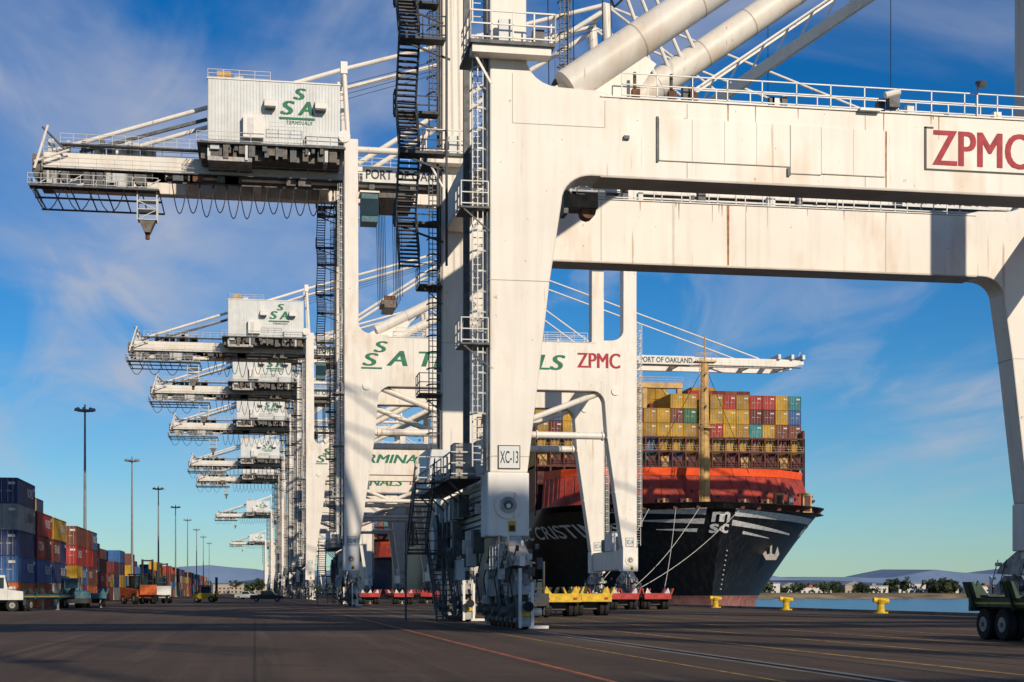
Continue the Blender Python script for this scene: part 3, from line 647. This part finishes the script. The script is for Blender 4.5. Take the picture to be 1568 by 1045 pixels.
for y in (239,329,418,508,598,690,780,880):
    e=empty('high_mast_light',(-25.6,y,0)); p=P('mast')
    p.tube((0,0,0),(0,0,29.3),.3,'lamp_grey',12,.14); p.tube((0,0,0),(0,0,.5),.6,'concrete',12)
    p.tube((0,0,29.2),(0,0,29.5),.9,'lamp_grey',14); p.tube((0,0,29.5),(0,0,30.3),.12,'lamp_grey',6)
    for k in range(8):
        t=k*math.pi/4; c=Vector((math.cos(t)*1.3,math.sin(t)*1.3,29.3)); p.tube(c,c+Vector((0,0,.45)),.34,'lamp_grey',10,.2); p.beam((0,0,29.35),tuple(c),.08,.08,'lamp_grey')
    p.make(e)

# ------------------------------------------------------------------ vehicles
def cart(loc,rz,col,c2,name='container_chassis_trailer'):
    e=empty(name,loc,rz); p=P('chassis')
    for x in (-.75,.55): p.box(x,x+.2,-6,6,1.0,1.42,col)
    for x in (-1.25,1.13): p.box(x,x+.12,-6,6,1.1,1.4,col)
    for x in (-1.262,1.252): p.box(x,x+.01,-5.6,5.6,1.2,1.26,'safety_yellow')
    for y in [-5.95,-4,-2,0,2,4,5.8]: p.box(-1.13,1.13,y,y+.15,1.1,1.38,c2)
    p.box(-1.27,1.27,5.9,6.08,.95,1.5,c2); p.box(-1.27,1.27,-6.08,-5.9,.95,1.5,c2)
    p.box(-1.1,1.1,-5.8,5.8,1.422,1.45,'veh_black')
    for s in (-1,1):
        for y in (-5.6,-2.9,2.6,5.3):
            p.prism([(s*1.2,1.4),(s*1.45,1.95),(s*1.55,1.95),(s*1.36,1.4)],'y',y,y+.7,c2); p.beam((s*1.26,y+.35,1.0),(s*1.5,y+.35,1.9),.08,.08,col)
    for y in (-6.0,5.9):
        p.prism([(-1.2,1.4),(-1.0,2.0),(-.6,1.45),(0,1.45),(.6,1.45),(1.0,2.0),(1.2,1.4)],'y',y,y+.1,'text_white' if col=='veh_red' else c2)
    for y in (3.8,5.1):
        p.tube((-1.1,y,.5),(1.1,y,.5),.1,'machinery',8); p.box(-.8,.8,y-.1,y+.1,.5,1.0,'veh_black')
        for x in (-1.08,-.72,.72,1.08): p.wheel(x,y,.52,.52,.3)
    for x in (-.7,.7): p.box(x-.07,x+.07,-3.6,-3.45,.05,1.0,'rail_grey'); p.box(x-.18,x+.18,-3.65,-3.4,0,.05,'rail_grey')
    for x in (-1.0,.8): p.box(x,x+.25,6.08,6.11,1.1,1.25,'veh_red')
    p.make(e,.015); return e
def tractor(loc,rz,col,name='yard_tractor'):
    e=empty(name,loc,rz); p=P('body')
    p.box(-.5,-.3,-2.6,2.8,.7,1.0,'veh_black'); p.box(.3,.5,-2.6,2.8,.7,1.0,'veh_black'); p.box(-1.2,1.2,-2.85,-2.6,.5,1.0,'veh_black')
    p.prism([(-2.6,.95),(-2.6,1.65),(-1.4,1.8),(-1.4,.95)],'x',-1.15,1.15,col)
    p.prism([(-1.39,.95),(-1.39,1.9),(-1.15,3.0),(.25,3.0),(.3,.95)],'x',-1.15,.25,col)
    p.prism([(-1.44,2.0),(-1.2,2.85),(-1.16,2.85),(-1.36,2.0)],'x',-1.05,.15,'glass')
    for x in (-1.17,.255): p.box(x,x+.015,-1.1,.1,1.9,2.8,'glass')
    p.box(-1.0,.1,.305,.32,1.9,2.8,'glass'); p.box(.3,1.15,-1.3,.2,1.0,1.6,col); p.tube((.7,.1,1.6),(.7,.1,3.1),.08,'hub'); p.tube((0,2,1.0),(0,2,1.15),.5,'machinery',16)
    p.box(-.7,-.5,-.4,0,3.0,3.15,'safety_yellow')
    for s in (-1.02,1.02): p.wheel(s,-1.75,.5,.5,.3); p.wheel(s,1.8,.5,.5,.32); p.wheel(s*.66,1.8,.5,.5,.3)
    for s in (-1,1): p.box(s*1.1-.02,s*1.1+.02,-2.62,-2.6,1.1,1.3,'text_white')
    p.make(e,.02); return e
def lift(loc,rz,col,sc,name):
    e=empty(name,loc,rz); e.scale=(sc,)*3; p=P('body')
    p.prism([(-1.6,.6),(-1.6,1.3),(-.4,1.5),(1.2,1.6),(2.2,1.35),(2.3,.7),(1.8,.5)],'x',-1,1,col)
    for x in (-.8,.7): 
        for y in (-.7,.7): p.box(x,x+.1,y,y+.1,1.5,2.9,'veh_black')
    p.box(-.9,.9,-.8,.9,2.9,3.0,'veh_black'); p.box(-.78,.78,-.68,.68,1.6,2.8,'glass'); p.box(-.5,.5,1.2,2.0,1.5,1.8,'veh_black')
    for x in (-.6,.45): p.box(x,x+.15,-1.95,-1.7,.2,4.4,'veh_black')
    for z in (.5,2.2,4.2): p.box(-.6,.6,-1.9,-1.75,z,z+.15,'veh_black')
    p.box(-.9,.9,-2.05,-1.96,.9,1.9,col); 
    for x in (-.6,.4): p.box(x,x+.18,-3.2,-2.05,.85,.93,'veh_black')
    p.beam((-.5,-1.5,1.3),(-.5,-1.8,2.2),.12,.12,'hub'); 
    for s in (-.95,.95): p.wheel(s,-1.1,.55,.55,.4); p.wheel(s,1.5,.45,.45,.35)
    p.make(e,.02); return e
cart((25.5,42.6,0),0,'veh_green','veh_green')
cart((19.6,102,0),math.pi,'veh_green','safety_yellow'); cart((22.6,106,0),math.pi,'veh_green','safety_yellow'); lift((17.2,94,0),.1,'veh_black',.8,'forklift')
cart((33.0,139,0),math.pi,'veh_red','veh_red'); cart((36.6,141,0),math.pi,'veh_red','veh_red')
cart((14.8,203,0),math.pi,'veh_red','veh_red'); cart((19.2,203,0),math.pi,'veh_red','veh_red'); cart((24,215,0),math.pi,'veh_black','veh_red')
tractor((-21.6,131,0),math.pi/2+.1,'sign_white'); cart((-18.9,137,0),math.pi-.25,'veh_teal','veh_black')
tractor((-17.8,156,0),.3,'veh_teal'); cart((-16.9,166,0),.1,'veh_black','veh_teal')
lift((-15.2,208,0),.5,'veh_orange',1.35,'container_top_handler'); lift((-13.6,222,0),.3,'sign_white',1.3,'container_top_handler')
lift((-7.6,245,0),1.4,'safety_yellow',.9,'forklift')
def pickup(loc,rz,col):
    e=empty('pickup_truck',loc,rz); p=P('body')
    p.prism([(-2.7,.45),(-2.7,1.0),(-1.4,1.15),(-.8,1.8),(.8,1.8),(1.0,1.15),(2.7,1.12),(2.7,.45)],'x',-.95,.95,col)
    for x in (-.955,.95): p.prism([(-1.2,1.18),(-.72,1.72),(.72,1.72),(.88,1.18)],'x',x,x+.006,'glass')
    p.prism([(-1.36,1.2),(-.84,1.76),(-.88,1.78),(-1.42,1.2)],'x',-.85,.85,'glass')
    for s in (-.88,.88): p.wheel(s,-1.7,.38,.38,.24); p.wheel(s,1.7,.38,.38,.24)
    p.make(e,.04)
pickup((2.0,255,0),1.5,'veh_black'); pickup((-1.5,330,0),1.0,'sign_white')

# ------------------------------------------------------------------ ground
def gmat():
    m=bpy.data.materials.new('asphalt'); m.use_nodes=True; nt=m.node_tree;N=nt.nodes;L=nt.links;b=N['Principled BSDF']; b.inputs['Roughness'].default_value=.85; b.inputs['Specular IOR Level'].default_value=.15
    tc=N.new('ShaderNodeTexCoord')
    def ns(sc,loc,det=4,rough=.6):
        mp=N.new('ShaderNodeMapping'); mp.inputs['Scale'].default_value=sc; mp.inputs['Location'].default_value=loc; L.new(tc.outputs['Object'],mp.inputs[0])
        n=N.new('ShaderNodeTexNoise'); n.inputs['Scale'].default_value=1; n.inputs['Detail'].default_value=det; n.inputs['Roughness'].default_value=rough; L.new(mp.outputs[0],n.inputs['Vector']); return n.outputs['Fac']
    def rng(s,a,c,lo,hi):
        r=N.new('ShaderNodeMapRange'); L.new(s,r.inputs['Value'])
        for k,v in zip(('From Min','From Max','To Min','To Max'),(a,c,lo,hi)): r.inputs[k].default_value=v
        return r.outputs[0]
    def mix(f,a,c):
        x=N.new('ShaderNodeMix'); x.data_type='RGBA'
        for s,k in ((f,'Factor'),(a,'A'),(c,'B')):
            if isinstance(s,tuple): x.inputs[k].default_value=lin(s)
            elif isinstance(s,float): x.inputs[k].default_value=s
            else: L.new(s,x.inputs[k])
        return x.outputs['Result']
    c=mix(rng(ns((.12,.05,1),(0,0,0)),.38,.62,0,1),(.062,.043,.032),(.1,.071,.052))
    c=mix(rng(ns((.9,.02,1),(5,0,0)),.48,.66,0,.6),c,(.036,.027,.022))
    c=mix(rng(ns((1.7,.03,1),(25,3,0)),.55,.68,0,.5),c,(.16,.12,.085))
    c=mix(rng(ns((.5,.5,1),(9,4,0)),.58,.66,0,.55),c,(.026,.021,.019))
    c=mix(rng(ns((22,22,1),(1,1,0),3),.35,.65,0,.4),c,(.14,.105,.08))
    br=N.new('ShaderNodeTexBrick'); br.inputs['Scale'].default_value=1; br.inputs['Brick Width'].default_value=6; br.inputs['Row Height'].default_value=6; br.inputs['Mortar Size'].default_value=.04; br.offset=0
    L.new(tc.outputs['Object'],br.inputs['Vector'])
    c=mix(rng(br.outputs['Fac'],0,1,0,.5),c,(.022,.018,.016))
    L.new(c,b.inputs['Base Color'])
    bp=N.new('ShaderNodeBump'); bp.inputs['Strength'].default_value=.7; bp.inputs['Distance'].default_value=.04; L.new(ns((9,9,1),(0,0,0),5,.75),bp.inputs['Height']); L.new(bp.outputs[0],b.inputs['Normal'])
    MATS['asphalt']=m
gmat()
def wmat():
    m=bpy.data.materials.new('water'); m.use_nodes=True; nt=m.node_tree;N=nt.nodes;L=nt.links;b=N['Principled BSDF']; b.inputs['Roughness'].default_value=.22; b.inputs['Base Color'].default_value=(.03,.09,.15,1)
    tc=N.new('ShaderNodeTexCoord'); n=N.new('ShaderNodeTexNoise'); n.inputs['Scale'].default_value=.5; n.inputs['Detail'].default_value=5; L.new(tc.outputs['Object'],n.inputs['Vector'])
    bp=N.new('ShaderNodeBump'); bp.inputs['Strength'].default_value=.6; bp.inputs['Distance'].default_value=.4; L.new(n.outputs['Fac'],bp.inputs['Height']); L.new(bp.outputs[0],b.inputs['Normal']); MATS['water']=m
wmat()
mat('line_yellow',(.42,.24,.04),.7,var=.7,ns=2); mat('line_red',(.42,.11,.035),.7,var=.6,ns=2); mat('rail_steel',(.1,.09,.085),.4,metal=.6,var=.4); mat('groove',(.015,.014,.013),.9)
p=P('ground'); p.add([(-6000,-300,0),(47.5,-300,0),(47.5,9000,0),(-6000,9000,0)],[(0,1,2,3)],'asphalt'); p.make()
p=P('quay_wall'); p.box(47.5,48.0,-300,2500,-6,.02,'concrete'); p.box(47.1,47.45,-300,2500,.004,.22,'concrete'); 
y=60
while y<600: p.box(48.0,48.9,y,y+1.6,-3.5,-.4,'tyre'); y+=14
p.make()
p=P('water'); p.add([(40,-3000,-3),(16000,-3000,-3),(16000,16000,-3),(40,16000,-3)],[(0,1,2,3)],'water'); p.make()
p=P('crane_rails')
for xc in (X0+.95,44.15):
    p.add([(xc-.35,-100,.004),(xc+.35,-100,.004),(xc+.35,2000,.004),(xc-.35,2000,.004)],[(0,1,2,3)],'concrete')
    p.add([(xc-.13,-100,.008),(xc+.13,-100,.008),(xc+.13,2000,.008),(xc-.13,2000,.008)],[(0,1,2,3)],'groove')
    p.box(xc-.05,xc+.05,-100,2000,.01,.03,'rail_steel')
p.make()
p=P('painted_markings')
def ln(x,w,m,y0=-50,y1=1500,z=.004): p.add([(x-w/2,y0,z),(x+w/2,y0,z),(x+w/2,y1,z),(x-w/2,y1,z)],[(0,1,2,3)],m)
ln(6.3,.15,'line_red'); ln(9.3,.1,'line_yellow')
for x in (14.6,18.4,22.2,26.0,29.8,33.6,37.4,40.6): ln(x,.18,'line_yellow')
ln(-20.5,.13,'line_yellow')
for x in (13.4,16.5,20.3,24.1): ln(x,.08,'groove')
p.make()

# ------------------------------------------------------------------ far shore
p=P('shore_land'); 
def sh(x): return 980+40*math.sin(x*.006)+15*math.sin(x*.03)
xs=list(range(100,3000,25)); 
for a,b in zip(xs,xs[1:]):
    p.add([(a,sh(a),-3.2),(b,sh(b),-3.2),(b,sh(b)+14,-.2),(a,sh(a)+14,-.2)],[(0,1,2,3)],'bank')
    h0=1.0+.8*noise.noise(Vector((a*.02,0,0))); h1=1.0+.8*noise.noise(Vector((b*.02,0,0)))
    p.add([(a,sh(a)+14,-.2),(b,sh(b)+14,-.2),(b,sh(b)+45,h1),(a,sh(a)+45,h0)],[(0,1,2,3)],'bank')
    p.add([(a,sh(a)+45,h0),(b,sh(b)+45,h1),(b,9000,1),(a,9000,1)],[(0,1,2,3)],'leaf_mid')
p.make()
rt=random.Random(11)
p=P('distant_trees')
def tree(p,x,y,z,h,w,clumps=9):
    p.tube((x,y,z),(x,y,z+h*.6),.25,'bark',5,.1)
    for c in range(clumps):
        a=rt.uniform(0,6.28); r=rt.uniform(0,w*.5); cz=z+h*(.35+.55*rt.random()); s=w*rt.uniform(.16,.34)*(1.2-(cz-z)/h*.6)
        cx,cy=x+math.cos(a)*r,y+math.sin(a)*r; m='leaf_dark' if rt.random()<.6 else 'leaf_mid'
        for k in range(16):
            d=Vector((rt.gauss(0,1),rt.gauss(0,1),rt.gauss(0,.8))).normalized()*s*rt.uniform(.5,1.1); q=Vector((cx,cy,cz))+d; t=s*.45
            u=Vector((rt.gauss(0,1),rt.gauss(0,1),rt.gauss(0,1))).normalized(); v=u.cross(d).normalized()
            p.add([q+u*t,q-u*t*.6+v*t,q-u*t*.6-v*t],[(0,1,2)],m)
for i in range(260):
    x=rt.uniform(320,760); y=sh(x)+rt.uniform(30,140); h=rt.uniform(3,9)*(1.4 if 470<x<520 else 1); tree(p,x,y,.6,h,h*rt.uniform(.7,1.6))
for i in range(70):
    x=rt.uniform(-60,38); tree(p,x*3,rt.uniform(1300,1900),0,rt.uniform(8,16),14,7)
p.make()
def bld(x,y,w,d,h,wall,roof,gable=False):
    e=empty('warehouse_building' if not gable else 'waterfront_house',(x,y,0)); p=P('walls'); p.box(0,w,0,d,0,h,wall)
    n=int(w/4)
    for fl in range(max(1,int(h/3.6))):
        for i in range(n):
            xx=2+i*(w-3)/max(1,n); p.box(xx,xx+1.6,-.04,-.003,1+fl*3.4,2.6+fl*3.4,'glass')
    if gable: p.prism([(-.6,h+.002),(w+.6,h+.002),(w*.5,h+3)],'y',-.5,d+.5,roof)
    else: p.box(-.3,w+.3,-.3,d+.3,h+.002,h+.7,roof); p.box(w*.3,w*.3+3,d*.3,d*.3+3,h+.7,h+2.2,roof)
    p.make(e)
for x,w,h,g in ((352,10,5,1),(368,18,8,0),(392,12,6,1),(408,26,5,0),(440,14,7,1),(460,16,6,0),(486,22,8,0),(512,12,6,1),(530,30,6,0),(566,20,9,0),(600,16,7,1),(622,34,7,0)):
    bld(x,sh(x)+75+rt.uniform(0,20),w,14,h,rt.choice(['building_white','building_white','building_tan']),rt.choice(['roof_red','roof_grey','roof_grey']),bool(g))
for x,y,w,h in ((-120,1250,60,11),(-40,1500,50,9),(-210,1150,80,12)): bld(x,y,w,30,h,'building_tan','roof_grey')
def hills(name,Y,amp,base,seed,m):
    p=P(name); p.smooth=True; xs=[-9000+150*i for i in range(150)]
    def H(x): 
        v=Vector((x*.0006+seed,seed,0)); return max(4,base+amp*noise.noise(v)+amp*.4*noise.noise(v*3.1)+amp*.2*noise.noise(v*8)+amp*.08*noise.noise(v*23))
    rows=[(-400,-.02),(-150,.35),(0,1),(900,1.1)]
    for a,b in zip(xs,xs[1:]):
        for (d0,f0),(d1,f1) in zip(rows,rows[1:]):
            p.add([(a,Y+d0,H(a)*f0),(b,Y+d0,H(b)*f0),(b,Y+d1,H(b)*f1),(a,Y+d1,H(a)*f1)],[(0,1,2,3)],m)
    p.make()
hills('hills',9500,110,125,3.3,'hills'); hills('hills',7800,70,50,8.1,'hills_near')

# ------------------------------------------------------------------ sky & sun
EL,AZ=25,20
w=bpy.data.worlds.new('World'); S.world=w; w.use_nodes=True; nt=w.node_tree;N=nt.nodes;L=nt.links
bg=N['Background']; out=N['World Output']
sk=N.new('ShaderNodeTexSky'); sk.sky_type='NISHITA'; sk.sun_disc=False; sk.sun_elevation=math.radians(EL); sk.sun_rotation=math.radians(180-AZ); sk.air_density=1.0; sk.dust_density=.1; sk.ozone_density=4.5
hs=N.new('ShaderNodeHueSaturation'); hs.inputs['Saturation'].default_value=1.35; L.new(sk.outputs[0],hs.inputs['Color'])
vm=N.new('ShaderNodeVectorMath'); vm.operation='MULTIPLY'; L.new(hs.outputs[0],vm.inputs[0]); vm.inputs[1].default_value=(.74,.97,1.12)
L.new(vm.outputs[0],bg.inputs['Color']); bg.inputs['Strength'].default_value=.078
tc=N.new('ShaderNodeTexCoord'); sx=N.new('ShaderNodeSeparateXYZ'); L.new(tc.outputs['Generated'],sx.inputs[0])
def mth(op,a,b=None):
    m=N.new('ShaderNodeMath'); m.operation=op
    for i,v in enumerate((a,b)):
        if v is None: continue
        if isinstance(v,(int,float)): m.inputs[i].default_value=v
        else: L.new(v,m.inputs[i])
    return m.outputs[0]
dz=mth('ADD',mth('MAXIMUM',sx.outputs[2],0),.2)
cx=N.new('ShaderNodeCombineXYZ'); L.new(mth('DIVIDE',sx.outputs[0],dz),cx.inputs[0]); L.new(mth('DIVIDE',sx.outputs[1],dz),cx.inputs[1])
def cl(scale,rot,loc,a,b,amt,dist=.7):
    mp=N.new('ShaderNodeMapping'); mp.inputs['Scale'].default_value=scale; mp.inputs['Rotation'].default_value=(0,0,rot); mp.inputs['Location'].default_value=loc; L.new(cx.outputs[0],mp.inputs[0])
    n=N.new('ShaderNodeTexNoise'); n.inputs['Scale'].default_value=1; n.inputs['Detail'].default_value=6; n.inputs['Roughness'].default_value=.55; n.inputs['Distortion'].default_value=dist; L.new(mp.outputs[0],n.inputs['Vector'])
    r=N.new('ShaderNodeMapRange'); r.interpolation_type='SMOOTHSTEP'; r.inputs['From Min'].default_value=a; r.inputs['From Max'].default_value=b; r.inputs['To Max'].default_value=amt; L.new(n.outputs['Fac'],r.inputs['Value']); return r.outputs[0]
c1=cl((1.1,.8,1),.3,(1.3,4.2,0),.44,.68,.62); c2=cl((3.6,1.3,1),-.5,(7,2,0),.46,.76,.5,1.2)
f=mth('MINIMUM',mth('ADD',c1,c2),.8)
fade=N.new('ShaderNodeMapRange'); L.new(sx.outputs[2],fade.inputs['Value']); fade.inputs['From Min'].default_value=.02; fade.inputs['From Max'].default_value=.13
f=mth('MULTIPLY',f,fade.outputs[0])
b2=N.new('ShaderNodeBackground'); b2.inputs['Color'].default_value=(.58,.62,.74,1); b2.inputs['Strength'].default_value=.78
ms=N.new('ShaderNodeMixShader'); L.new(f,ms.inputs[0]); L.new(bg.outputs[0],ms.inputs[1]); L.new(b2.outputs[0],ms.inputs[2]); L.new(ms.outputs[0],out.inputs['Surface'])
sd=bpy.data.lights.new('sun','SUN'); sd.energy=4.1; sd.angle=math.radians(.5); sd.color=(1,.86,.68)
so=bpy.data.objects.new('sun',sd); COL.objects.link(so)
sv=Vector((math.sin(math.radians(AZ))*math.cos(math.radians(EL)),-math.cos(math.radians(AZ))*math.cos(math.radians(EL)),math.sin(math.radians(EL))))
so.rotation_euler=sv.to_track_quat('Z','Y').to_euler()
# ------------------------------------------------------------------ camera
cd=bpy.data.cameras.new('camera'); cd.sensor_width=36; cd.lens=2315/1568*36; cd.shift_y=(907-522.5)/1568; cd.clip_end=40000; cd.clip_start=.1
co=bpy.data.objects.new('camera',cd); COL.objects.link(co); co.location=(0,0,1.6); co.rotation_euler=(math.radians(90),0,-math.radians(9.66)); S.camera=co
S.view_settings.view_transform='Standard'; S.view_settings.look='None'; S.view_settings.exposure=0
